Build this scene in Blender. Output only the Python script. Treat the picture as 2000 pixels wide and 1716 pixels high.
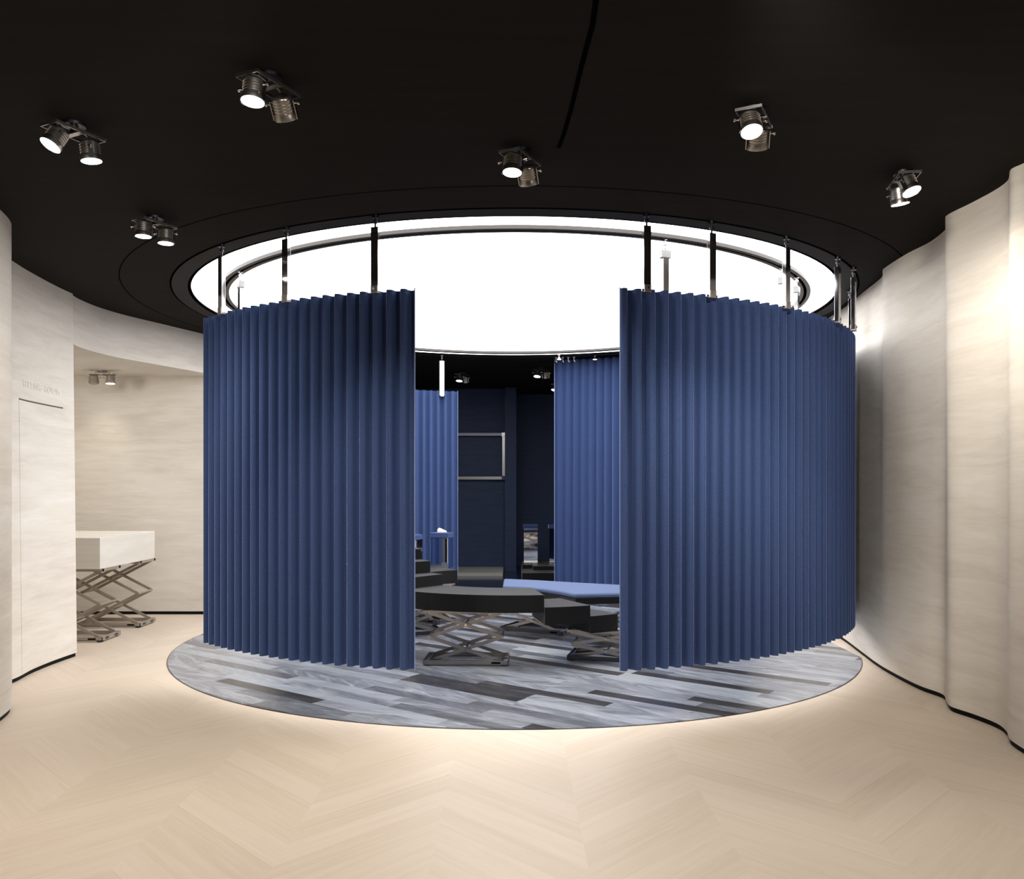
import bpy, bmesh, math, random
from mathutils import Vector, Matrix
random.seed(7)
R = math.radians
for o in list(bpy.data.objects): bpy.data.objects.remove(o)
scn = bpy.context.scene
COL = scn.collection

# ---------------------------------------------------------------- camera
cd = bpy.data.cameras.new('camera'); cam = bpy.data.objects.new('camera', cd); COL.objects.link(cam)
cam.location = (0, 0, 1.4); cam.rotation_euler = (R(90), 0, 0)
cd.sensor_width = 36; cd.lens = 1690 / 2000 * 36; cd.shift_y = 0.045; cd.clip_end = 60
scn.camera = cam
# ---------------------------------------------------------------- world, exposure
w = bpy.data.worlds.new('world'); scn.world = w; w.use_nodes = True
w.node_tree.nodes['Background'].inputs[0].default_value = (1, .97, .93, 1)
w.node_tree.nodes['Background'].inputs[1].default_value = .05
scn.view_settings.view_transform = 'Standard'; scn.view_settings.look = 'None'
scn.view_settings.gamma = 1; scn.view_settings.use_curve_mapping = False
scn.view_settings.exposure = 0.0
DISC_POWER = 5.4          # luminous ceiling disc (emission strength)
SPOT_POWER = 60           # each ceiling spotlight
CEIL = 3.0
CX, CY = 0.02, 7.91       # centre of the round curtained room

def spot_lamp(name, loc, aim, power, angle=100, blend=1.0, radius=.06, col=(1, .93, .84)):
    l = bpy.data.lights.new(name, 'SPOT'); l.energy = power; l.spot_size = R(angle)
    l.spot_blend = blend; l.shadow_soft_size = radius; l.color = col
    o = bpy.data.objects.new(name, l); COL.objects.link(o); o.location = loc
    o.rotation_euler = (Vector(aim) - Vector(loc)).to_track_quat('-Z', 'Y').to_euler()
    return o
# added fill spots without fixtures, just under the ceiling, brightening walls and floor
for fx, fy, tx, ty, tz, pw, an in ((-1.7, 1.3, 3.1, 5.3, 1.2, 62, 70), (.7, 2.4, 2.9, 6.5, 1.7, 280, 62), (1.7, 1.3, -3.5, 5.7, 1.2, 120, 70), (-.7, 2.4, -3.5, 6.7, 1.4, 140, 60), (1.9, .6, 3.0, 4.6, 1.2, 12, 70), (-1.9, .6, -3.1, 4.9, 1.2, 110, 70),
                           (-1.2, 1.6, -1.0, 3.0, 0, 110, 115), (1.2, 1.6, 1.0, 3.0, 0, 110, 115)):
    spot_lamp('spot_lamp', (fx, fy, 2.9), (tx, ty, tz), pw, an, 1, .12, (1, .95, .88))
spot_lamp('spot_lamp', (-4.5, 7.5, 2.5), (-4.1, 9.4, .9), 45, 130, 1, .15, (1, .94, .86))  # unseen fill spot added to lighten the alcove

# ---------------------------------------------------------------- materials
def mat(name, color, rough=.6, metal=0, **k):
    m = bpy.data.materials.new(name); m.use_nodes = True
    b = m.node_tree.nodes['Principled BSDF']
    b.inputs['Base Color'].default_value = (*color, 1)
    b.inputs['Roughness'].default_value = rough; b.inputs['Metallic'].default_value = metal
    for kk, v in k.items(): b.inputs[kk].default_value = v
    return m
def N(m, t, **k):
    n = m.node_tree.nodes.new(t)
    for a, v in k.items(): setattr(n, a, v)
    return n
def L(m, a, b): m.node_tree.links.new(a, b)
def math_(m, op, a, b=None, c=None):
    n = N(m, 'ShaderNodeMath', operation=op)
    for i, v in enumerate((a, b, c)):
        if v is None: continue
        if hasattr(v, 'node'): L(m, v, n.inputs[i])
        else: n.inputs[i].default_value = v
    return n.outputs[0]
def comb(m, x, y, z=0):
    n = N(m, 'ShaderNodeCombineXYZ')
    for i, v in enumerate((x, y, z)):
        if hasattr(v, 'node'): L(m, v, n.inputs[i])
        else: n.inputs[i].default_value = v
    return n.outputs[0]
def noise(m, vec, scale=1, detail=4, rough=.55, dist=0):
    n = N(m, 'ShaderNodeTexNoise'); n.inputs['Scale'].default_value = scale; n.inputs['Detail'].default_value = detail
    n.inputs['Roughness'].default_value = rough; n.inputs['Distortion'].default_value = dist
    L(m, vec, n.inputs['Vector']); return n.outputs['Fac']
def ramp(m, fac, stops):
    n = N(m, 'ShaderNodeValToRGB'); cr = n.color_ramp
    while len(cr.elements) < len(stops): cr.elements.new(.5)
    for e, (p, c) in zip(cr.elements, stops): e.position = p; e.color = (*c, 1)
    L(m, fac, n.inputs[0]); return n.outputs[0]
def mix(m, fac, a, b, blend='MIX'):
    n = N(m, 'ShaderNodeMix', data_type='RGBA', blend_type=blend)
    for s, v in ((0, fac), (6, a), (7, b)):
        if hasattr(v, 'node'): L(m, v, n.inputs[s])
        elif s == 0: n.inputs[0].default_value = v
        else: n.inputs[s].default_value = (*v, 1)
    return n.outputs[2]
def objxyz(m):
    g = N(m, 'ShaderNodeNewGeometry'); s = N(m, 'ShaderNodeSeparateXYZ'); L(m, g.outputs['Position'], s.inputs[0])
    return g.outputs['Position'], s.outputs[0], s.outputs[1], s.outputs[2]
def bsdf(m): return m.node_tree.nodes['Principled BSDF']
def wnoise(m, vec):
    n = N(m, 'ShaderNodeTexWhiteNoise', noise_dimensions='3D'); L(m, vec, n.inputs[0]); return n.outputs[0]

def make_wall_mat(name, base, dark, pale):
    m = mat(name, base, .75)
    p, x, y, z = objxyz(m)
    xy = math_(m, 'ADD', math_(m, 'MULTIPLY', x, .7), y)
    v1 = comb(m, math_(m, 'MULTIPLY', xy, 1.3), math_(m, 'MULTIPLY', x, .9), math_(m, 'MULTIPLY', z, 9))
    v2 = comb(m, math_(m, 'MULTIPLY', xy, 5), math_(m, 'MULTIPLY', x, 4), math_(m, 'MULTIPLY', z, 60))
    v3 = comb(m, math_(m, 'MULTIPLY', xy, .5), 0, math_(m, 'MULTIPLY', z, 2.2))
    n1 = noise(m, v1, 1, 6, .6, .8); n2 = noise(m, v2, 1, 3, .6); n3 = noise(m, v3, 1, 3, .5, .5)
    f = math_(m, 'ADD', math_(m, 'MULTIPLY', n1, .6), math_(m, 'ADD', math_(m, 'MULTIPLY', n2, .22), math_(m, 'MULTIPLY', n3, .3)))
    c = ramp(m, f, ((.38, dark), (.56, base), (.72, pale)))
    L(m, c, bsdf(m).inputs['Base Color'])
    return m
M_wall = make_wall_mat('cream_plaster', (.70, .645, .565), (.60, .545, .47), (.76, .72, .65))
M_table = make_wall_mat('cream_lacquer', (.66, .615, .54), (.61, .56, .485), (.70, .665, .60))
M_letter = mat('cream_letter', (.86, .84, .79), .4)
M_ceil = mat('black_ceiling', (.0085, .0068, .0055), .85, **{'Specular IOR Level': .12})
p_, x_, y_, z_ = objxyz(M_ceil)
L(M_ceil, ramp(M_ceil, noise(M_ceil, comb(M_ceil, math_(M_ceil, 'MULTIPLY', x_, 1.2), math_(M_ceil, 'MULTIPLY', y_, 14)), 1, 4),
   ((.3, (.0072, .0058, .0047)), (.75, (.0112, .009, .0074)))), bsdf(M_ceil).inputs['Base Color'])
M_plate = mat('black_track_plate', (.012, .011, .0115), .7, **{'Specular IOR Level': .2})
M_groove = mat('black_groove', (.002, .002, .002), .9, **{'Specular IOR Level': 0})
M_base = mat('black_baseboard', (.003, .0035, .0045), .6, **{'Specular IOR Level': .15})

# beige chevron floor
M_floor = mat('beige_chevron', (.6, .48, .36), .48, **{'Specular IOR Level': .3})
m = M_floor; p, x, y, z = objxyz(m)
HALF = .58
u = math_(m, 'DIVIDE', math_(m, 'ADD', x, 20.02), HALF)
tri = math_(m, 'PINGPONG', u, 1.0)
v = math_(m, 'ADD', y, math_(m, 'MULTIPLY', tri, HALF * 1.05))
colid = math_(m, 'FLOOR', u); row = math_(m, 'FLOOR', math_(m, 'DIVIDE', v, .21))
rnd = wnoise(m, comb(m, colid, row, 3.0))
side = math_(m, 'SUBTRACT', math_(m, 'MULTIPLY', math_(m, 'MODULO', colid, 2.0), 2.0), 1.0)
gv = comb(m, math_(m, 'ADD', math_(m, 'MULTIPLY', x, 2.2), math_(m, 'MULTIPLY', rnd, 37)), math_(m, 'MULTIPLY', v, 20), math_(m, 'MULTIPLY', colid, 5))
gv2 = comb(m, math_(m, 'ADD', math_(m, 'MULTIPLY', x, 9), math_(m, 'MULTIPLY', rnd, 37)), math_(m, 'MULTIPLY', v, 110), math_(m, 'MULTIPLY', colid, 5))
g = math_(m, 'ADD', math_(m, 'MULTIPLY', noise(m, gv, 1, 6, .6, .6), .45), math_(m, 'ADD', math_(m, 'MULTIPLY', noise(m, gv2, 1, 3, .6), .15), math_(m, 'MULTIPLY', rnd, .14)))
c = ramp(m, g, ((.2, (.51, .425, .325)), (.38, (.575, .482, .385)), (.6, (.63, .535, .44))))
seam = math_(m, 'LESS_THAN', math_(m, 'FRACT', math_(m, 'DIVIDE', v, .21)), .012)
c = mix(m, math_(m, 'MULTIPLY', seam, math_(m, 'GREATER_THAN', rnd, .80)), c, (.42, .32, .19))
L(m, c, bsdf(m).inputs['Base Color'])

# grey plank floor of the round room
M_disc = mat('grey_marbled_planks', (.4, .42, .45), .22, **{'Specular IOR Level': .5})
m = M_disc; p, x, y, z = objxyz(m)
a = R(-37); ca, sa = math.cos(a), math.sin(a)
al = math_(m, 'ADD', math_(m, 'MULTIPLY', x, ca), math_(m, 'MULTIPLY', y, sa))
ac = math_(m, 'ADD', math_(m, 'MULTIPLY', x, -sa), math_(m, 'MULTIPLY', y, ca))
rowi = math_(m, 'FLOOR', math_(m, 'DIVIDE', ac, .118))
off = wnoise(m, comb(m, rowi, 1.0, 5.0))
ai = math_(m, 'ADD', math_(m, 'DIVIDE', al, 1.05), math_(m, 'MULTIPLY', off, 3))
pid = math_(m, 'FLOOR', ai)
rnd = wnoise(m, comb(m, rowi, pid, 9.0)); rnd2 = wnoise(m, comb(m, rowi, pid, 4.0))
skew = math_(m, 'MULTIPLY', math_(m, 'SUBTRACT', rnd2, .5), .9)
q = math_(m, 'ADD', ac, math_(m, 'MULTIPLY', al, skew))
sv = comb(m, math_(m, 'ADD', math_(m, 'MULTIPLY', al, 2.4), math_(m, 'MULTIPLY', rnd, 31)), math_(m, 'MULTIPLY', q, 11), math_(m, 'MULTIPLY', rnd2, 20))
sv2 = comb(m, math_(m, 'ADD', math_(m, 'MULTIPLY', al, 7), math_(m, 'MULTIPLY', rnd, 31)), math_(m, 'MULTIPLY', q, 50), math_(m, 'MULTIPLY', rnd2, 20))
st = math_(m, 'ADD', math_(m, 'MULTIPLY', noise(m, sv, 1, 6, .6, 1.0), .8), math_(m, 'MULTIPLY', noise(m, sv2, 1, 4, .6, .6), .3))
cl = ramp(m, st, ((.36, (.115, .12, .135)), (.52, (.19, .20, .225)), (.66, (.285, .30, .33)), (.82, (.44, .465, .505))))
dk = ramp(m, st, ((.35, (.018, .018, .022)), (.6, (.045, .043, .045)), (.8, (.10, .10, .11))))
pale = ramp(m, st, ((.35, (.23, .245, .27)), (.65, (.33, .35, .38)), (.8, (.46, .48, .52))))
mid = ramp(m, st, ((.35, (.07, .073, .083)), (.6, (.13, .137, .155)), (.8, (.24, .25, .28))))
c = mix(m, math_(m, 'GREATER_THAN', rnd, .70), cl, mid)
c = mix(m, math_(m, 'GREATER_THAN', rnd, .85), c, dk)
c = mix(m, math_(m, 'LESS_THAN', rnd, .24), c, pale)
L(m, c, bsdf(m).inputs['Base Color'])
L(m, math_(m, 'ADD', .08, math_(m, 'MULTIPLY', noise(m, sv, 1, 3), .22)), bsdf(m).inputs['Roughness'])

def fabric(name, c, sheen=.5, gscale=900):
    m = mat(name, c, .9, **{'Sheen Weight': sheen, 'Sheen Roughness': .28, 'Specular IOR Level': .15})
    bsdf(m).inputs['Sheen Tint'].default_value = (.40, .50, .95, 1)
    p, x, y, z = objxyz(m)
    n = noise(m, comb(m, x, y, math_(m, 'MULTIPLY', z, .8)), gscale, 2, .6)
    L(m, ramp(m, n, ((.3, tuple(v * .62 for v in c)), (.7, tuple(v * 1.38 for v in c)))), bsdf(m).inputs['Base Color'])
    return m
M_curtain = fabric('blue_curtain_fabric', (.042, .070, .170), .95, 380)
M_edge = mat('pale_curtain_edge', (.20, .25, .45), .5)
M_seat = fabric('blue_seat_fabric', (.095, .125, .215), .2, 500)
M_navy = mat('navy_paint', (.013, .022, .055), .6)
p, x, y, z = objxyz(M_navy)
L(M_navy, ramp(M_navy, noise(M_navy, comb(M_navy, math_(M_navy, 'MULTIPLY', x, 4), y, math_(M_navy, 'MULTIPLY', z, 30)), 1, 3),
   ((.3, (.014, .030, .085)), (.7, (.020, .041, .108)))), bsdf(M_navy).inputs['Base Color'])
M_navyf = mat('navy_polished_floor', (.012, .018, .035), .12)
M_black = mat('black_platform_laminate', (.006, .006, .006), .6, **{'Specular IOR Level': .2, 'Sheen Weight': .22, 'Sheen Roughness': .4})
p, x, y, z = objxyz(M_black)
L(M_black, ramp(M_black, noise(M_black, p, 60, 3), ((.3, (.005, .0048, .0047)), (.7, (.008, .0076, .0074)))), bsdf(M_black).inputs['Base Color'])
M_grey = mat('grey_stone_top', (.42, .41, .38), .5)
M_chrome = mat('chrome', (.62, .60, .58), .12, 1)
M_steel = mat('brushed_steel', (.42, .39, .36), .3, 1)
M_bar = mat('polished_bar', (.5, .49, .50), .07, 1)
M_dsteel = mat('dark_steel', (.10, .10, .12), .3, 1)
M_taupe = mat('taupe_painted_steel', (.33, .285, .235), .45, .3)
M_mirror = mat('mirror', (.75, .78, .85), .03, 1)
M_white = mat('white_plastic', (.8, .8, .78), .35)
M_carriage = mat('grey_white_plastic', (.42, .42, .41), .4)
M_rail = mat('rail_dark', (.07, .062, .055), .45, .4)
M_cable = mat('grey_cable', (.09, .09, .095), .5)
def emis(name, col, s):
    m = bpy.data.materials.new(name); m.use_nodes = True; nt = m.node_tree; nt.nodes.clear()
    e = nt.nodes.new('ShaderNodeEmission'); o = nt.nodes.new('ShaderNodeOutputMaterial')
    e.inputs[0].default_value = (*col, 1); e.inputs[1].default_value = s; nt.links.new(e.outputs[0], o.inputs[0]); return m
M_disclight = emis('luminous_membrane', (.975, .975, 1.0), DISC_POWER)
M_lens = emis('lamp_lens', (1, .98, .96), 9)

# ---------------------------------------------------------------- mesh helpers
class MB:
    def __init__(s): s.bm = bmesh.new()
    def quad(s, *pts):
        vs = [s.bm.verts.new(p) for p in pts]; s.bm.faces.new(vs); return s
    def box(s, x0, x1, y0, y1, z0, z1, M=None, bev=0):
        M = M or Matrix()
        r = bmesh.ops.create_cube(s.bm, size=1)['verts']
        for v in r: v.co = M @ Vector(((x0 + x1) / 2 + v.co.x * (x1 - x0), (y0 + y1) / 2 + v.co.y * (y1 - y0), (z0 + z1) / 2 + v.co.z * (z1 - z0)))
        if bev:
            es = list({e for v in r for e in v.link_edges})
            bmesh.ops.bevel(s.bm, geom=es, offset=bev, segments=2, affect='EDGES', profile=.5)
        return s
    def cyl(s, p0, p1, r0, r1=None, seg=20, caps=True):
        r1 = r0 if r1 is None else r1
        p0, p1 = Vector(p0), Vector(p1); d = p1 - p0
        T = Matrix.Translation((p0 + p1) / 2) @ d.to_track_quat('Z', 'Y').to_matrix().to_4x4()
        bmesh.ops.create_cone(s.bm, cap_ends=caps, segments=seg, radius1=r0, radius2=r1, depth=d.length, matrix=T); return s
    def bar(s, p0, p1, wdt, thk, up=(0, 0, 1)):
        p0, p1 = Vector(p0), Vector(p1); d = (p1 - p0); l = d.length; d.normalize()
        side = d.cross(Vector(up)).normalized(); u2 = side.cross(d)
        Mx = Matrix((( d.x, side.x, u2.x), (d.y, side.y, u2.y), (d.z, side.z, u2.z))).to_4x4()
        Mx.translation = (p0 + p1) / 2
        return s.box(-l / 2, l / 2, -thk / 2, thk / 2, -wdt / 2, wdt / 2, Mx)
    def tube(s, pts, r, seg=8):
        pts = [Vector(p) for p in pts]; rings = []
        for i, p in enumerate(pts):
            d = (pts[min(i + 1, len(pts) - 1)] - pts[max(i - 1, 0)]).normalized()
            a = d.cross(Vector((0, .3, 1))).normalized(); b = d.cross(a)
            rings.append([s.bm.verts.new(p + r * (math.cos(t) * a + math.sin(t) * b)) for t in [2 * math.pi * k / seg for k in range(seg)]])
        for A, B in zip(rings, rings[1:]):
            for k in range(seg): s.bm.faces.new((A[k], A[(k + 1) % seg], B[(k + 1) % seg], B[k]))
        s.bm.faces.new(rings[0][::-1]); s.bm.faces.new(rings[-1]); return s
    def prism(s, poly, z0, z1):
        b = [s.bm.verts.new((x, y, z0)) for x, y in poly]; t = [s.bm.verts.new((x, y, z1)) for x, y in poly]
        s.bm.faces.new(b[::-1]); s.bm.faces.new(t); n = len(poly)
        for i in range(n): s.bm.faces.new((b[i], b[(i + 1) % n], t[(i + 1) % n], t[i]))
        return s
    def ring(s, r0, r1, z0, z1, c=(CX, CY), seg=192):
        R_ = []
        for i in range(seg):
            t = 2 * math.pi * i / seg; ct, st_ = math.cos(t), math.sin(t)
            R_.append([s.bm.verts.new((c[0] + r * ct, c[1] + r * st_, zz)) for r, zz in ((r0, z0), (r1, z0), (r1, z1), (r0, z1))])
        for i in range(seg):
            A, B = R_[i], R_[(i + 1) % seg]
            for k in range(4): s.bm.faces.new((A[k], A[(k + 1) % 4], B[(k + 1) % 4], B[k]))
        return s
    def build(s, name, m, parent=None, smooth=False, bevel=0):
        bmesh.ops.recalc_face_normals(s.bm, faces=s.bm.faces)
        me = bpy.data.meshes.new(name); s.bm.to_mesh(me); s.bm.free()
        me.materials.append(m)
        if smooth:
            me.polygons.foreach_set('use_smooth', [True] * len(me.polygons))
            try: me.set_sharp_from_angle(angle=R(40))
            except Exception: pass
        o = bpy.data.objects.new(name, me); COL.objects.link(o)
        if parent: o.parent = parent
        if bevel:
            b = o.modifiers.new('bevel', 'BEVEL'); b.width = bevel; b.segments = 2; b.limit_method = 'ANGLE'; b.angle_limit = R(50)
        return o
def tag(o, label, cat, group=None):
    o['label'] = label; o['category'] = cat
    if group: o['group'] = group
    return o
def struct(o): o['kind'] = 'structure'; return o
def empty(name, loc, label, cat, group=None, rz=0):
    o = bpy.data.objects.new(name, None); COL.objects.link(o); o.location = loc; o.rotation_euler = (0, 0, rz); o.empty_display_size = .1
    return tag(o, label, cat, group)
def catmull(pts, n=6):
    P = [Vector(p) for p in pts]; out = []
    for i in range(len(P) - 1):
        a = P[max(i - 1, 0)]; b = P[i]; c = P[i + 1]; d = P[min(i + 2, len(P) - 1)]
        ta = (c - a) * .5; tb = (d - b) * .5
        L_ = (c - b).length
        for t_ in (ta, tb):
            if t_.length > L_ * 1.0: t_ *= L_ * 1.0 / t_.length
        for k in range(n):
            t = k / n; t2, t3 = t * t, t * t * t
            out.append(b * (2 * t3 - 3 * t2 + 1) + ta * (t3 - 2 * t2 + t) + c * (3 * t2 - 2 * t3) + tb * (t3 - t2))
    out.append(P[-1]); return out
def loft(name, bot, top, z0, z1, m, thick, out):
    """wall sheet between a floor path and a ceiling path; solid, thickened away from the room"""
    mb = MB(); n = len(bot)
    rows = 10; g = []
    for i in range(n):
        colv = []
        for k in range(rows + 1):
            t = k / rows; p = bot[i].lerp(top[i], t); colv.append(mb.bm.verts.new((p.x, p.y, z0 + (z1 - z0) * t)))
        g.append(colv)
    h = []
    for i in range(n):
        a = bot[max(i - 1, 0)]; b = bot[min(i + 1, n - 1)]; d = (b - a).normalized(); nn = Vector((d.y, -d.x)) * out * thick
        colv = []
        for k in range(rows + 1):
            t = k / rows; p = bot[i].lerp(top[i], t) + nn; colv.append(mb.bm.verts.new((p.x, p.y, z0 + (z1 - z0) * t)))
        h.append(colv)
    F = mb.bm.faces.new
    for i in range(n - 1):
        for k in range(rows):
            F((g[i][k], g[i + 1][k], g[i + 1][k + 1], g[i][k + 1])); F((h[i][k], h[i][k + 1], h[i + 1][k + 1], h[i + 1][k]))
        F((g[i][0], h[i][0], h[i + 1][0], g[i + 1][0])); F((g[i][-1], g[i + 1][-1], h[i + 1][-1], h[i][-1]))
    for e in (0, -1):
        for k in range(rows): F((g[e][k], g[e][k + 1], h[e][k + 1], h[e][k]))
    return mb.build(name, m, smooth=True)

# ---------------------------------------------------------------- shell
mb = MB(); mb.box(-6, 4.2, -4, 16.4, -.12, 0); struct(mb.build('floor', M_floor))
mb = MB()
poly = [(min(CX + 2.945 * math.cos(t), 2.84), CY + 2.945 * math.sin(t)) for t in [2 * math.pi * k / 220 for k in range(220)]]
mb.prism(poly, -.01, .004); fd = struct(mb.build('floor_round', M_disc))
mb = MB()
po = [(min(CX + 2.952 * math.cos(t), 2.845), CY + 2.952 * math.sin(t)) for t in [2 * math.pi * k / 220 for k in range(220)]]
mb.prism(po, -.01, .0025); struct(mb.build('trim_1', M_dsteel))
mb = MB(); mb.box(-3.1, 3.1, 11.3, 16.2, -.01, .004); struct(mb.build('floor_back', M_navyf))

# ceiling with a round opening
RO = 2.77
mb = MB(); seg = 192; b = mb.bm
x0, x1, y0, y1 = -6, 4.2, -4, 16.4
inner = []; outer = []
for i in range(seg):
    t = 2 * math.pi * i / seg; c_, s_ = math.cos(t), math.sin(t)
    inner.append((CX + RO * c_, CY + RO * s_))
    k = min(((x1 - CX) / c_ if c_ > 1e-6 else 1e9), ((x0 - CX) / c_ if c_ < -1e-6 else 1e9), ((y1 - CY) / s_ if s_ > 1e-6 else 1e9), ((y0 - CY) / s_ if s_ < -1e-6 else 1e9))
    outer.append((CX + k * c_, CY + k * s_))
lv = [[b.verts.new((*p, zz)) for p in ps] for ps, zz in ((inner, CEIL), (outer, CEIL), (outer, CEIL + .25), (inner, CEIL + .25))]
for i in range(seg):
    j = (i + 1) % seg
    for k in range(4): b.faces.new((lv[k][i], lv[k][j], lv[(k + 1) % 4][j], lv[(k + 1) % 4][i]))
struct(mb.build('ceiling', M_ceil))
# corners outside the fan of the opening
mb = MB()
for (cx_, cy_) in ((x0, y0), (x1, y0), (x0, y1), (x1, y1)):
    pass
mb.box(x0 - .2, x1 + .2, y0 - .2, y1 + .2, CEIL + .25, CEIL + .3); struct(mb.build('ceiling_slab', M_ceil))
# track plate round the opening and its joints
mb = MB(); mb.ring(2.795, 2.915, CEIL - .004, CEIL + .01); struct(mb.build('trim_2', M_plate))
mb = MB(); mb.ring(2.77, 2.795, CEIL - .002, CEIL + .01); mb.ring(2.915, 2.93, CEIL - .002, CEIL + .01); 
struct(mb.build('trim_3', M_groove))
mb = MB(); mb.ring(3.285, 3.293, CEIL - .001, CEIL + .01); struct(mb.build('trim_6', mat('ceiling_joint', (.0045, .0038, .0032), .9, **{'Specular IOR Level': 0})))
mb = MB()
pts = [(.262, 2.6), (.27, 3.0), (.255, 3.3), (.24, 3.7), (.225, 3.95), (.21, 4.1)]
for (a0, b0), (a1, b1) in zip(pts, pts[1:]):
    mb.quad((a0, b0, CEIL - .001), (a0 + .02, b0, CEIL - .001), (a1 + .02, b1, CEIL - .001), (a1, b1, CEIL - .001))
struct(mb.build('trim_4', M_groove))

# luminous disc
ld = empty('ceiling_light', (CX, CY, CEIL), 'huge round luminous ceiling disc above the curtained room', 'ceiling light')
mb = MB()
poly = [(RO * math.cos(t), RO * math.sin(t)) for t in [2 * math.pi * k / 192 for k in range(192)]]
mb.prism(poly, .012, .05); mb.build('diffuser', M_disclight, ld)
mb = MB(); mb.ring(2.478, 2.508, -.012, .012, (0, 0)); mb.ring(2.532, 2.562, -.012, .012, (0, 0)); mb.build('curtain_track', M_rail, ld)
mb = MB(); mb.ring(2.508, 2.532, .0, .012, (0, 0)); mb.build('track_slot', M_groove, ld)

# left wall: near lobe and the lobe with the fitting room door
Lb = [(-3.3, -4), (-3.2, -1), (-3.0, 2.5), (-2.9, 4.2), (-2.965, 4.85), (-3.02, 5.1), (-3.075, 5.30), (-3.14, 5.43), (-3.25, 5.53), (-3.42, 5.60), (-3.53, 5.72), (-3.545, 5.95),
      (-3.53, 6.16), (-3.572, 6.45), (-3.585, 6.72), (-3.58, 6.92), (-3.57, 7.10)]
Lt = [(-3.3, -4), (-3.2, -1), (-2.98, 2.5), (-2.86, 4.1), (-2.92, 4.75), (-2.965, 5.0), (-3.03, 5.22), (-3.11, 5.37), (-3.24, 5.50), (-3.42, 5.58), (-3.54, 5.72), (-3.56, 5.95),
      (-3.56, 6.15), (-3.60, 6.40), (-3.64, 6.75), (-3.66, 7.0), (-3.665, 7.22)]
Lb_ = catmull(Lb); Lt_ = catmull(Lt)
BB = .032
def recess(path, d):
    out = []
    for i, p in enumerate(path):
        t = (path[min(i + 1, len(path) - 1)] - path[max(i - 1, 0)]).normalized(); out.append(p + Vector((t.y, -t.x)) * d)
    return out
struct(loft('wall_left', Lb_, Lt_, BB, CEIL + .01, M_wall, .10, -1))
bl = recess(Lb_, -.012); struct(loft('baseboard_left', bl, bl, 0, BB + .002, M_base, .06, -1))
# header over the alcove, continuing as full wall behind the curtains
Hp = catmull([(-3.69, 7.26), (-3.715, 7.42), (-3.71, 7.75), (-3.64, 8.1), (-3.43, 8.67), (-3.25, 9.15), (-3.12, 9.45)])
struct(loft('wall_header', Hp, Hp, 2.59, CEIL + .01, M_wall, .10, -1))
Hq = catmull([(-3.12, 9.45), (-3.05, 9.8), (-3.0, 10.4), (-3.0, 11.2)])
struct(loft('wall_left_far', Hq, Hq, 0, CEIL + .01, M_wall, .10, -1))
# alcove
mb = MB(); mb.box(-5.3, -3.0, 9.42, 9.52, BB, 2.6); struct(mb.build('wall_alcove', M_wall))
mb = MB(); mb.box(-5.3, -3.0, 9.415, 9.52, 0, BB); struct(mb.build('baseboard_alcove', M_base))
mb = MB(); mb.box(-5.3, -5.2, 6.9, 9.5, 0, 2.7); struct(mb.build('wall_alcove_side', M_wall))
mb = MB(); mb.box(-5.3, -3.69, 6.95, 7.05, 0, 2.7); struct(mb.build('wall_alcove_front', M_wall))
mb = MB()
pl = [(-3.66, 7.10, 2.592)] + [(p.x - .03, p.y, 2.592) for p in Hp] + [(-3.2, 9.5, 2.592), (-5.25, 9.5, 2.592), (-5.25, 7.0, 2.592)]
vs = [mb.bm.verts.new(p) for p in pl]; vt = [mb.bm.verts.new((p[0], p[1], 2.66)) for p in pl]
mb.bm.faces.new(vs); mb.bm.faces.new(vt[::-1])
for i in range(len(pl)): j = (i + 1) % len(pl); mb.bm.faces.new((vs[i], vs[j], vt[j], vt[i]))
struct(mb.build('ceiling_alcove', M_wall))

# right wall with its scalloped lobes
RP = [((2.95, -4), (2.95, -4)), ((2.75, 0), (2.7, 0)), ((2.62, 3.4), (2.48, 3.4)), ((2.64, 4.2), (2.535, 4.1)), ((2.66, 4.49), (2.54, 4.29)), ((2.69, 4.68), (2.525, 4.38)),
      ((2.755, 4.82), (2.60, 4.54)), ((2.79, 4.98), (2.615, 4.70)), ((2.765, 5.18), (2.60, 4.90)), ((2.72, 5.36), (2.575, 5.13)),
      ((2.76, 5.50), (2.64, 5.25)), ((2.825, 5.68), (2.705, 5.39)), ((2.79, 5.9), (2.745, 5.68)), ((2.785, 6.15), (2.725, 5.98)), ((2.80, 6.5), (2.745, 6.40)),
      ((2.82, 6.7), (2.80, 6.52)), ((2.85, 6.92), (2.85, 6.70)), ((2.90, 7.25), (2.92, 7.25)), ((2.99, 7.9), (3.0, 7.9)), ((3.05, 9.0), (3.05, 9.0)), ((3.05, 11.2), (3.05, 11.2))]
Rb = catmull([a for a, b_ in RP]); Rt = catmull([b_ for a, b_ in RP])
struct(loft('wall_right', Rb, Rt, BB, CEIL + .01, M_wall, .12, 1))
br = recess(Rb, .012); struct(loft('baseboard_right', br, br, 0, BB + .002, M_base, .06, 1))
mb = MB(); mb.box(-3.5, 3.2, -4.1, -4.0, 0, CEIL); struct(mb.build('wall_front', M_navy))
# back room, navy
mb = MB()
mb.box(-3.2, -.115, 14.35, 14.5, 0, CEIL)
struct(mb.build('wall_back', M_navy))
mb = MB(); mb.box(-.115, .07, 14.12, 14.6, 0, CEIL); struct(mb.build('trim_5', M_navy))
mb = MB(); mb.box(.07, 3.2, 15.2, 15.4, 0, CEIL); struct(mb.build('wall_back_recess', M_navy))
mb = MB(); mb.box(-3.12, -3.0, 11.2, 14.35, 0, CEIL); struct(mb.build('wall_back_left', M_navy))
mb = MB(); mb.box(3.0, 3.12, 11.2, 15.2, 0, CEIL); struct(mb.build('wall_back_right', M_navy))

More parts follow.
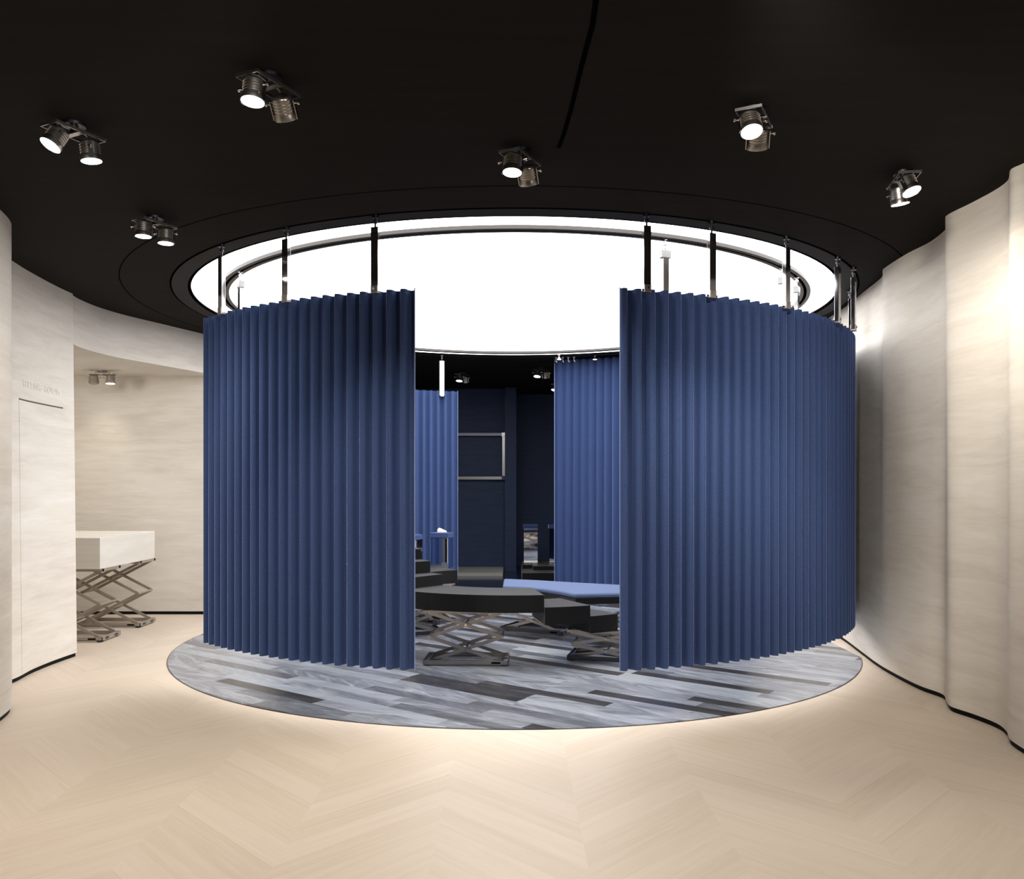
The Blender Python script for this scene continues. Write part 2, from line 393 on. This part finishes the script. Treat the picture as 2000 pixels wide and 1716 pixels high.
# ---------------------------------------------------------------- fitting room door and letters
def arc_table(path):
    s = [0]
    for a, b_ in zip(path, path[1:]): s.append(s[-1] + (b_ - a).length)
    return s
def wall_pt(zz, d, off):
    """point on the left wall face at depth d and height zz, `off` proud of it"""
    t = (zz - BB) / (CEIL + .01 - BB)
    path = [a.lerp(b_, t) for a, b_ in zip(Lb_, Lt_)]
    lo = [i for i in range(len(path) - 1) if path[i].y > 5.7]
    for i in lo:
        a, b_ = path[i], path[i + 1]
        if a.y <= d <= b_.y or i == lo[-1]:
            f = (d - a.y) / (b_.y - a.y); p = a.lerp(b_, f); tt = (b_ - a).normalized()
            n = Vector((tt.y, -tt.x)); return Vector((p.x, p.y)) + n * off, tt
def wall_patch(name, d0, d1, z0, z1, off, m, parent=None, nd=12, nz=8):
    mb = MB(); G = []
    for i in range(nd + 1):
        G.append([])
        for k in range(nz + 1):
            zz = z0 + (z1 - z0) * k / nz; d = d0 + (d1 - d0) * i / nd
            pf, _ = wall_pt(zz, d, off); pb, _ = wall_pt(zz, d, -.03)
            G[-1].append((mb.bm.verts.new((pf.x, pf.y, zz)), mb.bm.verts.new((pb.x, pb.y, zz))))
    F = mb.bm.faces.new
    for i in range(nd):
        for k in range(nz):
            for q_ in (0, 1): F((G[i][k][q_], G[i + 1][k][q_], G[i + 1][k + 1][q_], G[i][k + 1][q_]))
        F((G[i][0][0], G[i][0][1], G[i + 1][0][1], G[i + 1][0][0])); F((G[i][nz][0], G[i + 1][nz][0], G[i + 1][nz][1], G[i][nz][1]))
    for k in range(nz):
        for e in (0, nd): F((G[e][k][0], G[e][k + 1][0], G[e][k + 1][1], G[e][k][1]))
    return mb.build(name, m, parent, smooth=True)
door = struct(wall_patch('door_1', 6.25, 7.0, .04, 2.02, .003, M_wall))
wall_patch('door_gap', 6.25, 7.0, 2.022, 2.032, .0022, mat('gap_brown', (.10, .075, .05), .8), door, nz=1)

tc = bpy.data.curves.new('letters', 'FONT'); tc.body = 'FITTING ROOM'; tc.size = .072; tc.extrude = .0025; tc.offset = -.0008; tc.space_character = 1.12
to = bpy.data.objects.new('tmp_text', tc); COL.objects.link(to)
dg = bpy.context.evaluated_depsgraph_get(); me0 = bpy.data.meshes.new_from_object(to.evaluated_get(dg))
bpy.data.objects.remove(to)
bmt = bmesh.new(); bmt.from_mesh(me0); bmesh.ops.triangulate(bmt, faces=bmt.faces)
xs = [v.co.x for v in bmt.verts]; xa, xb = min(xs), max(xs)
bmesh.ops.subdivide_edges(bmt, edges=[e for e in bmt.edges if e.calc_length() > .03], cuts=1)
for v_ in bmt.verts:
    d = 6.335 + (v_.co.x - xa) / (xb - xa) * (6.945 - 6.335); zz = 2.125 + v_.co.y
    pf, tt = wall_pt(2.15, d, .003 + v_.co.z); v_.co = (pf.x, pf.y, zz)
so = empty('wall_lettering', (-3.58, 6.64, 2.15), 'cream raised letters FITTING ROOM on the cream wall above the flush door', 'sign')
bmt.verts.ensure_lookup_table(); seen = set()
for v0 in list(bmt.verts):
    if v0 in seen: continue
    comp = [v0]; seen.add(v0)
    for v1 in comp:
        for e in v1.link_edges:
            v2 = e.other_vert(v1)
            if v2 not in seen: seen.add(v2); comp.append(v2)
    mb = MB(); mp = {v1: mb.bm.verts.new(v1.co - so.location) for v1 in comp}
    for f in {f for v1 in comp for f in v1.link_faces}: mb.bm.faces.new([mp[q_] for q_ in f.verts])
    mb.build('letter', M_letter, so)
bmt.free()

# ---------------------------------------------------------------- curtains
CZ0, CZ1 = .31, 2.562
RC = 2.87
def ang_at(px, r, near=True, cx=CX, cy=CY):
    """angle on the ring r seen along the picture column px (plan view construction)"""
    k = (px - 1000) / 1690.0
    A = 1 + k * k; B = -2 * (cy + k * cx); C_ = cx * cx + cy * cy - r * r
    D = max(B * B - 4 * A * C_, 0); d = (-B - math.sqrt(D)) / (2 * A) if near else (-B + math.sqrt(D)) / (2 * A)
    return math.atan2(d - cy, k * d - cx)
def curtain(name, a0, a1, r, z0, z1, label, amp=.029, period=.088, group=None, trims=(True, True)):
    n_p = max(1, round(abs(a1 - a0) * r / period)); N_ = n_p * 12
    root = empty(name, (CX + r * math.cos((a0 + a1) / 2), CY + r * math.sin((a0 + a1) / 2), z0), label, 'curtain', group)
    ox, oy, oz = root.location
    rnd = random.Random(int(abs(a0) * 1000))
    jit = [rnd.uniform(-.12, .12) for _ in range(n_p + 2)]
    def pt(i, off):
        u_ = i / 12; k = int(u_); ph = 2 * math.pi * u_
        a_ = amp * (1 + jit[min(k, n_p)] * math.sin(math.pi * (u_ - k)) ** 2)
        s_ = -.010 * math.sin(2 * ph) / 2
        t = a0 + (a1 - a0) * (i / N_) + s_ / r
        sh = math.sin(ph); rr = r + a_ * (math.copysign(abs(sh) ** .8, sh)) + off
        return rr * math.cos(t) + CX - ox, rr * math.sin(t) + CY - oy
    mb = MB(); cols = []
    for i in range(N_ + 1):
        (xo, yo), (xi, yi) = pt(i, .0025), pt(i, -.0025)
        V = mb.bm.verts.new
        cols.append([V((xo, yo, 0)), V((xo, yo, z1 - z0)), V((xi, yi, z1 - z0)), V((xi, yi, 0))])
    for A, B in zip(cols, cols[1:]):
        for k in range(4): mb.bm.faces.new((A[k], A[(k + 1) % 4], B[(k + 1) % 4], B[k]))
    mb.bm.faces.new(cols[0]); mb.bm.faces.new(cols[-1][::-1])
    mb.build('pleated_panel', M_curtain, root, smooth=True)
    for end, on in zip((0, N_), trims):
        if on:
            x_, y_ = pt(end, 0); mb = MB(); mb.cyl((x_, y_, -.004), (x_, y_, z1 - z0 + .008), .0035, seg=10)
            mb.build('edge_line', M_edge, root, smooth=True)  # thin pale line down the end of the panel
    return root
RL = 2.85
curtain('curtain', ang_at(404, RL), ang_at(810, RL), RL, CZ0, CZ1, 'dark blue pleated curtain hanging at the left front of the round room', group=None)
curtain('curtain', ang_at(1211, RC), ang_at(1211, RC) + R(69.5), RC, CZ0, CZ1, 'dark blue pleated curtain hanging at the right front, widest of the curtains')
curtain('curtain', ang_at(894, RC, False), ang_at(700, RC, False), RC, CZ0, CZ1, 'light blue pleated curtain at the rear left, hung from one white bar')
ctall = curtain('curtain', ang_at(1083, 3.02, False), ang_at(1083, 3.02, False) - R(30), 3.02, .05, CEIL - .02, 'tall blue pleated curtain at the rear right, reaching the ceiling', period=.10, amp=.034)

for px in (1086, 1099, 1110, 1121):
    a_ = ang_at(px, 2.955, False); hx, hy = CX + 2.955 * math.cos(a_) - ctall.location.x, CY + 2.955 * math.sin(a_) - ctall.location.y; hz = CEIL - ctall.location.z
    mb = MB(); mb.tube([(hx, hy, hz), (hx, hy, hz - .045), (hx + .012, hy, hz - .06), (hx + .012, hy + .012, hz - .04)], .005); mb.cyl((hx, hy, hz - .012), (hx, hy, hz), .014, seg=12)
    mb.build('curtain_hook', M_white, ctall, smooth=True)
# hanging bars of the outer curtains
def hanger(a, r, z0, m, label, group, name='hanging_bar', box=False, wd=.046, rot=None, dp=.030):
    x_, y_ = CX + r * math.cos(a), CY + r * math.sin(a)
    o = empty(name, (x_, y_, z0), label, 'hanging bar', group, (a + math.pi / 2) if rot is None else rot)
    h = CEIL - z0
    top = h - (.075 if not box else .13)
    mb = MB(); mb.box(-wd / 2, wd / 2, -dp / 2, dp / 2, 0, top, bev=.002); mb.build('bar', m, o)
    mb = MB(); mb.cyl((0, 0, top - .002), (0, 0, h - .012), .006, seg=12); mb.cyl((0, 0, h - .05), (0, 0, h - .035), .013, seg=12); mb.cyl((0, 0, h - .02), (0, 0, h + .001), .02, seg=16); mb.build('ceiling_bolt', M_dsteel if not box else M_chrome, o, smooth=True)
    if box:
        mb = MB(); mb.box(-.034, .034, -.02, .02, top - .005, top + .045, bev=.004); mb.build('track_carriage', M_carriage, o)
    else:
        mb = MB(); mb.box(-.022, .022, -dp / 2 - .004, dp / 2 + .004, -.012, .035, bev=.002); mb.build('curtain_clamp', M_steel, o)
        mb = MB(); mb.cyl((0, -dp / 2 - .012, .015), (0, dp / 2 + .012, .015), .007, seg=12); mb.build('clamp_screw', M_chrome, o, smooth=True)
    return o
RH = 2.925
HL = 2.915
G1 = 'steel bars hanging the front curtains'
for px, lab in ((433, 'outermost steel bar over the left front curtain'), (559, 'middle of the three steel bars over the left front curtain'), (733, 'steel bar nearest the free end of the left front curtain'),
                (1263, 'steel bar nearest the free end of the right front curtain'), (1390, 'second steel bar from the free end of the right front curtain'),
                (1536, 'steel bar over the right front curtain, beside the small white carriages'), (1636, 'steel bar over the right front curtain, against the edge of the luminous disc')):
    rr_ = HL if px < 1000 else RH
    hanger(ang_at(px, rr_), rr_, 2.545, M_bar, lab, G1)
hanger(ang_at(1667, RH + .01), RH + .01, 2.545, M_bar, 'shiny steel bar at the far right end of the right curtain, in front', G1)
hanger(ang_at(1667, RH) + R(14), 2.868, 2.582, M_bar, 'dark steel bar just behind the shiny one at the curtain end by the cream wall', G1)
hanger(ang_at(863, 2.82, False), 2.82, 2.50, M_white, 'white bar holding the rear left light blue curtain', G1, wd=.055)
G2 = 'carriage bars on the inner track'
for px, lab in ((470, 'thin steel bar with white carriage on the inner track, far left'), (1299, 'steel bar with wide white carriage on the inner track, over right curtain'),
                (1527, 'steel bar with white carriage at the right bend of the inner track'), (1556, 'smallest steel bar with carriage at the right end of the inner track')):
    hanger(ang_at(px, 2.52), 2.52, 2.45, M_chrome if px != 1299 else M_steel, lab, G2, box=True, wd=.042, dp=.03)

# ---------------------------------------------------------------- twin spotlights
def head(parent, loc, aim, lit=True, power=SPOT_POWER, world=(0, 0, 0), rz=0, rad=.046, hm=None, angle=78):
    """lamp head: ribbed can, lens, yoke, knobs; aim is a direction in fixture space"""
    hm = hm or M_steel
    d = Vector(aim).normalized(); q_ = d.to_track_quat('-Z', 'Y'); T = Matrix.Translation(loc) @ q_.to_matrix().to_4x4()
    mb = MB()
    prof = [(0, .040), (rad * .55, .040), (rad * .80, .034)]
    zz = .028
    for k in range(5): prof += [(rad * .86, zz), (rad * .86, zz - .005), (rad * .93, zz - .006), (rad * .93, zz - .010)]; zz -= .0115
    prof += [(rad, -.036), (rad, -.052), (rad * .9, -.052), (rad * .9, -.045), (0, -.045)]
    seg_ = 28; rings = [[mb.bm.verts.new(T @ Vector((r_ * math.cos(2 * math.pi * k / seg_), r_ * math.sin(2 * math.pi * k / seg_), z_))) for k in range(seg_)] if r_ > 0 else [mb.bm.verts.new(T @ Vector((0, 0, z_)))] for r_, z_ in prof]
    for A, B in zip(rings, rings[1:]):
        for k in range(seg_):
            k2 = (k + 1) % seg_
            if len(A) == 1: mb.bm.faces.new((A[0], B[k], B[k2]))
            elif len(B) == 1: mb.bm.faces.new((A[k], A[k2], B[0]))
            else: mb.bm.faces.new((A[k], A[k2], B[k2], B[k]))
    h = mb.build('lamp_head', hm, parent, smooth=True)
    mb = MB(); mb.cyl(T @ Vector((0, 0, -.0525)), T @ Vector((0, 0, -.0465)), rad * .95, seg=28); ln = mb.build('lens', M_lens, h)
    for s_ in (-1, 1):
        mb = MB(); mb.box(s_ * (rad + .001), s_ * (rad + .005), -.010, .010, -.052, .020, T); mb.build('lamp_bracket', M_chrome, h)
        mb = MB(); mb.cyl(T @ Vector((s_ * (rad + .006), 0, .008)), T @ Vector((s_ * (rad + .020), 0, .008)), .004, seg=10)
        mb.cyl(T @ Vector((s_ * (rad + .018), 0, .008)), T @ Vector((s_ * (rad + .026), 0, .008)), .009, seg=10)
        mb.build('knob', M_chrome, h, smooth=True)
    ca_ = math.cos(rz); sa_ = math.sin(rz)
    wl = lambda v: Vector((world[0] + v[0] * ca_ - v[1] * sa_, world[1] + v[0] * sa_ + v[1] * ca_, world[2] + v[2]))
    if power: 
        p0 = wl(Vector(loc) + d * .07); p1 = wl(Vector(loc) + d * 1.0)
        spot_lamp('spot_lamp', p0, p1, power, angle, 1, .045)
def twin(x_, y_, label, aims, zc=CEIL, ax=(.08, .16), powers=(SPOT_POWER, SPOT_POWER), scale=1.0, hm=None, plate=False, group='twin ceiling spotlights', drop=.085, angles=(78, 78)):
    o = empty('ceiling_spotlight', (x_, y_, zc), label, 'spotlight', group)
    a = Vector((*ax, 0)); u_ = a.normalized(); n = Vector((-u_.y, u_.x, 0)); hl = .08 * scale
    hm = hm or M_steel
    mb = MB(); mb.cyl((0, 0, 0), (0, 0, -.012), .05, seg=24); mb.cyl((0, 0, -.01), (0, 0, -.04), .016, seg=14); mb.build('ceiling_mount', M_dsteel if hm is M_steel else hm, o, smooth=True)
    mb = MB(); zb = -.040
    for s_ in (-1, 1):
        mb.bar(u_ * -.12 + n * s_ * .052 + Vector((0, 0, zb)), u_ * .12 + n * s_ * .052 + Vector((0, 0, zb)), .012, .004)
    mb.bar(n * -.055 + Vector((0, 0, zb - .006)), n * .055 + Vector((0, 0, zb - .006)), .006, .028)
    for e in (-.12, .12): mb.bar(u_ * e + n * -.055 + Vector((0, 0, zb)), u_ * e + n * .055 + Vector((0, 0, zb)), .012, .004)
    mb.build('frame', hm, o)
    for s_ in (-1, 1):
        c_ = u_ * (.082 * s_)
        mb = MB(); mb.tube([c_ * .2 + Vector((0, 0, -.03)), c_ * .5 + n * .02 + Vector((0, 0, -.012)), c_ * .85 + n * .015 + Vector((0, 0, -.022)), c_ + Vector((0, 0, -.05))], .0035)
        mb.build('cable', M_cable, o, smooth=True)
    for s_, am, pw, an in zip((-1, 1), aims, powers, angles):
        c_ = u_ * (.082 * s_) + Vector((0, 0, -drop)); head(o, c_, am, power=pw, world=(x_, y_, zc), hm=hm, angle=an)
    return o
twin(-1.94, 3.83, 'twin spotlight at the far left, one lamp glaring and tilted to the wall', ((-.42, -.38, -1), (.10, .05, -1)))
twin(-.95, 3.38, 'twin spotlight left of centre, nearest the top of the picture', ((-.05, -.12, -1), (.12, .80, -1)), powers=(60, 120), angles=(78, 62))
twin(-2.13, 5.16, 'small twin spotlight nearest the left end of the luminous disc, both lamps down', ((0, -.02, -1), (0, -.02, -1)), powers=(55, 40), angles=(140, 90))
twin(.04, 4.13, 'twin spotlight at the centre, just in front of the luminous disc', ((-.05, -.15, -1), (.2, .6, -1)))
twin(1.03, 3.68, 'twin spotlight right of centre, one lamp facing the viewer', ((.02, -.38, -1), (.12, .72, -1)), powers=(60, 120), angles=(78, 62))
twin(2.0, 4.42, 'twin spotlight at the far right beside the scalloped wall', ((.25, -.35, -1), (.15, .08, -1)), ax=(.03, .17), powers=(8, 62), angles=(70, 160))
twin(-.70, 12.2, 'small twin spotlight in the dark back room, left one', ((-.05, -.2, -1), (.1, .3, -1)), powers=(14, 14))
twin(.40, 11.7, 'small twin spotlight in the dark back room, right of the first', ((-.1, -.25, -1), (.1, .3, -1)), powers=(14, 14), ax=(.12, .12))
twin(.70, 13.4, 'deepest spotlight in the back room, half behind the tall curtain', ((-.3, -.25, -1), (.1, .3, -1)), powers=(10, 10))
for px, lab in ((1092, 'tiny downlight under the ceiling at the corner of the tall rear curtain'), (1162, 'tiny downlight before the tall rear curtain, near the right front curtain')):
    dx = (px - 1000) / 1690 * 10.6
    o = empty('downlight', (dx, 10.6, CEIL), lab, 'spotlight', 'tiny downlights by the tall rear curtain')
    mb = MB(); mb.cyl((0, 0, 0), (0, 0, -.03), .006, seg=10); mb.cyl((0, 0, 0), (0, 0, -.006), .018, seg=14); mb.build('stem', M_steel, o, smooth=True)
    mb = MB(); mb.cyl((0, 0, -.055), (0, 0, -.028), .026, .012, seg=16); mb.build('lamp_head', M_steel, o, smooth=True)
    mb = MB(); mb.cyl((0, 0, -.058), (0, 0, -.0545), .024, seg=16); mb.build('lens', M_lens, o)
tw = twin(-4.24, 8.95, 'beige painted twin spotlight on the low alcove ceiling', ((-.15, .5, -1), (.03, -.08, -1)), zc=2.592, ax=(.18, .03), powers=(6, 12), hm=M_taupe)

# ---------------------------------------------------------------- scissor lifts
def lift(x_, y_, rz, H, label, group, L_=.66, W=.34, arm_m=M_steel, base_m=M_steel, a_half=.285, z0=0.0, stages=2):
    o = empty('scissor_lift', (x_, y_, z0), label, 'scissor lift', group, rz)
    bh = .048; l2, w2 = L_ / 2, W / 2
    mb = MB(); t = .006
    for s_ in (-1, 1):
        yy = s_ * w2
        mb.box(-l2, l2, min(yy, yy - s_ * t), max(yy, yy - s_ * t), .012, bh)
        mb.box(-l2, l2, min(yy, yy - s_ * .03), max(yy, yy - s_ * .03), .012, .018)
        xx = s_ * l2
        mb.box(min(xx, xx - s_ * t), max(xx, xx - s_ * t), -w2, w2, .012, bh)
    mb.build('base_frame', base_m, o)
    for sx in (-1, 1):
        for sy in (-1, 1):
            mb = MB(); mb.box(sx * (l2 - .035) - .02, sx * (l2 - .035) + .02, sy * (w2 - .03) - .018, sy * (w2 - .03) + .018, 0, .013)
            mb.build('foot', M_cable, o)
    for s_ in (-1, 1):
        mb = MB(); mb.box(l2 - .13, l2 - .06, s_ * w2 - (.002 if s_ < 0 else 0), s_ * w2 + (.002 if s_ > 0 else 0), .024, .037)
        mb.build('slot', M_groove, o)
        mb = MB(); mb.box(l2 - .001, l2 + .004, s_ * w2 * .5 - .03, s_ * w2 * .5 + .03, .022, .040)
        mb.build('end_bracket', M_dsteel, o)
    mb = MB()
    for s_ in (-1, 1):
        yy = s_ * (w2 - .015); mb.box(-l2, l2, yy - .018, yy + .018, H - .022, H)
    mb.box(-l2, -l2 + .03, -w2, w2, H - .022, H); mb.box(l2 - .03, l2, -w2, w2, H - .022, H)
    mb.build('top_frame', arm_m, o)
    zb, zt = .036, H - .020; st_ = (zt - zb) / stages
    for k in range(stages):
        za, zc = zb + st_ * k, zb + st_ * (k + 1)
        for s_ in (-1, 1):
            for dr in (-1, 1):
                yy = s_ * (w2 - .024 - (.014 if dr > 0 else 0))
                mb = MB(); mb.bar((-a_half, yy, za if dr > 0 else zc), (a_half, yy, zc if dr > 0 else za), .026, .011)
                mb.build('arm', arm_m, o)
    rods = [(s_ * a_half, zb + st_ * k) for k in range(stages + 1) for s_ in (-1, 1)] + [(0, zb + st_ * (k + .5)) for k in range(stages)]
    for rx, rzz in rods:
        mb = MB(); mb.cyl((rx, -w2 + .014, rzz), (rx, w2 - .014, rzz), .009, seg=12)
        mb.build('pivot_rod', M_chrome if arm_m is not M_taupe else M_taupe, o, smooth=True)
    return o
GL = 'scissor lifts under the platforms'
lift(-.355, 6.86, R(-1.5), .435, 'raised steel scissor lift under the front black platform', GL)
lift(.78, 6.99, R(-14), .254, 'low dark scissor lift under the lowest black step, by right curtain', GL, base_m=M_dsteel, arm_m=M_steel, L_=.62)
lift(-1.0, 8.15, R(20), .405, 'scissor lift standing behind the front one, half behind the left curtain', GL, base_m=M_dsteel)
lift(.26, 8.33, R(-28), .39, 'scissor lift under the left end of the blue bench', GL, base_m=M_dsteel)
lift(1.12, 7.75, R(0), .39, 'scissor lift under the right end of the blue bench', GL, W=.30)
GA = 'taupe scissor lifts under the cream counter'
for yy, lab in ((7.90, 'taupe scissor lift under the front end of the cream counter'), (8.69, 'taupe scissor lift under the wall end of the cream counter')):
    lift(-3.975, yy, 0, .655, lab, GA, arm_m=M_taupe, base_m=M_taupe, W=.36, L_=.64, a_half=.29)
ct = MB(); ct.box(-4.85, -3.665, 7.70, 8.88, .655, .935); c_ = tag(ct.build('counter', M_table, bevel=.004), 'cream block counter with blank faces on two taupe scissor lifts in the alcove', 'counter')

# ---------------------------------------------------------------- ring of black platform steps
def sector(a0, a1, r0, r1, n=18):
    P = [(CX - .02 + r1 * math.cos(R(a0 + (a1 - a0) * k / n)), CY + r1 * math.sin(R(a0 + (a1 - a0) * k / n))) for k in range(n + 1)]
    P += [(CX - .02 + r0 * math.cos(R(a1 + (a0 - a1) * k / n)), CY + r0 * math.sin(R(a1 + (a0 - a1) * k / n))) for k in range(n + 1)]
    return P
GS = 'black stepped platforms of the round room'
def step(a0, a1, zt, label, th=.135, r0=.88, r1=1.36):
    mb = MB(); mb.prism(sector(a0, a1, r0, r1), zt - th, zt)
    return tag(mb.build('platform_step', M_black, bevel=.003), label, 'platform', GS)
step(229, 280.4, .57, 'wide black curved platform at the front on a raised scissor lift')
step(280.6, 296.5, .475, 'black step just right of and below the wide front platform')
step(296.7, 308, .39, 'lowest visible black step, beside the free edge of the right curtain')
step(218.1, 228.9, .66, 'black step directly above the wide front platform, to its left', th=.225)
step(206.1, 217.9, .76, 'second black step above the front platform', th=.30)
step(190, 205.9, .85, 'topmost black step, at the edge of the left curtain', th=.40)
step(121, 148, .54, 'black platform at the rear left carrying the mirrored pedestals', th=.135, r0=1.08, r1=1.5)
# lifts for the far platform
lift(-.86, 8.92, R(-40), .405, 'scissor lift under the rear left black platform', GL, base_m=M_dsteel, L_=.5, W=.26, a_half=.21)

# blue bench
front = [(-.085, 7.93), (.08, 7.88), (.27, 7.75), (.42, 7.57), (.53, 7.37), (.54, 7.355), (.75, 7.385), (1.0, 7.42), (1.6, 7.5)]
back = [(1.6, 8.0), (1.0, 8.03), (.6, 8.22), (.25, 8.42), (-.08, 8.55)]
bn = empty('bench', (.5, 7.9, .39), 'curved bench with a padded blue top and black base, behind the front platform', 'bench')
mb = MB(); mb.prism([(x_ - .5, y_ - 7.9) for x_, y_ in front + back], 0, .045); mb.build('base', M_black, bn)
mb = MB(); mb.prism([(x_ - .5, y_ - 7.9) for x_, y_ in front + back], .045, .092); mb.build('seat', M_seat, bn, smooth=True, bevel=.016)

# mirrored pedestals with display
def pedestal(x0_, x1_, y0_, y1_, z0_, z1_, label, m=M_mirror, rz=0):
    o = empty('display_pedestal', ((x0_ + x1_) / 2, (y0_ + y1_) / 2, z0_), label, 'pedestal', 'mirrored display pedestals', rz)
    w_, d_ = (x1_ - x0_) / 2, (y1_ - y0_) / 2; h = z1_ - z0_
    mb = MB(); mb.box(-w_, w_, -d_, d_, 0, h - .055); mb.build('mirrored_body', m, o)
    mb = MB(); mb.box(-w_ - .012, w_ + .004, -d_ - .01, d_, h - .05, h, bev=.003); mb.build('top', M_curtain, o)
    mb = MB(); mb.box(-w_, w_, -d_ - .002, d_, h - .058, h - .05); mb.build('reveal', M_chrome, o)
    return o
pedestal(-.835, -.64, 9.06, 9.2, .54, .905, 'mirrored pedestal with a pale shoe on top, before rear left curtain', rz=R(-20))
pedestal(-1.08, -.94, 8.75, 8.9, .54, .90, 'mirrored pedestal with empty top, at the edge of the left curtain', rz=R(-20))
pedestal(.185, .40, 13.5, 13.75, .17, .785, 'mirrored pedestal in the back room left of the tall curtain')
pedestal(.58, .80, 13.4, 13.65, .17, .785, 'mirrored pedestal in the back room half behind the tall curtain')
# shoe: a small curled pale slipper
sh = empty('shoe', (-.735, 9.12, .905), 'small pale shoe on the mirrored pedestal', 'shoe')
mb = MB(); b = mb.bm
secs = [(-.05, .010, .030), (-.03, .016, .045), (0, .019, .032), (.025, .020, .020), (.045, .012, .012)]
rg = []
for sx, hw, hh in secs: rg.append([b.verts.new((sx, hw * math.cos(t), .006 + max(0, hh * math.sin(t)))) for t in [math.pi * k / 8 for k in range(9)]])
for A, B in zip(rg, rg[1:]):
    for k in range(8): b.faces.new((A[k], A[k + 1], B[k + 1], B[k]))
b.faces.new(rg[0]); b.faces.new(rg[-1][::-1])
mb.build('upper', mat('pale_leather', (.75, .68, .58), .4), sh, smooth=True)
mb = MB(); mb.prism([(-.055, -.014), (.03, -.022), (.052, 0), (.03, .022), (-.055, .014)], 0, .007); mb.build('sole', M_grey, sh)

# low stages at the back wall
mb = MB(); mb.box(-1.6, -.14, 13.35, 14.34, .004, .055); st1 = tag(mb.build('low_stage', M_grey), 'low grey-topped stage against the navy back wall under the rail', 'stage')
mb = MB(); mb.box(.15, 1.6, 12.75, 14.2, .004, .11); tag(mb.build('low_stage', M_black), 'lower black stage step in the back room left of the tall curtain', 'stage')
mb = MB(); mb.box(.322, 1.6, 13.2, 14.1, .11, .17); tag(mb.build('low_stage', M_black), 'upper black stage step, on top of the lower one, carrying pedestals', 'stage')
mb = MB(); mb.box(.165, .32, 13.45, 14.1, .11, .17); tag(mb.build('low_stage', M_black), 'narrow black stage block under the left back room pedestal', 'stage')

# clothes rail on the back wall
rl = empty('wall_rail', (-.48, 14.33, 1.52), 'rectangular steel clothes rail mounted on the navy back wall', 'clothes rail')
mb = MB(); mb.box(-1.1, .375, -.10, -.05, .70, .745); mb.build('top_bar', M_dsteel, rl)
mb = MB(); mb.box(.32, .37, -.10, -.05, .02, .70); mb.build('post', M_steel, rl)
mb = MB(); mb.box(-1.1, .31, -.10, -.05, -.02, .028); mb.build('bottom_bar', M_steel, rl)
mb = MB(); mb.box(.31, .38, -.11, .02, -.025, .04); mb.box(.31, .38, -.11, .02, .68, .75); mb.box(-1.1, -1.04, -.11, .02, -.025, .04); mb.box(-1.1, -1.04, -.11, .02, .68, .75); mb.build('bracket', M_chrome, rl)
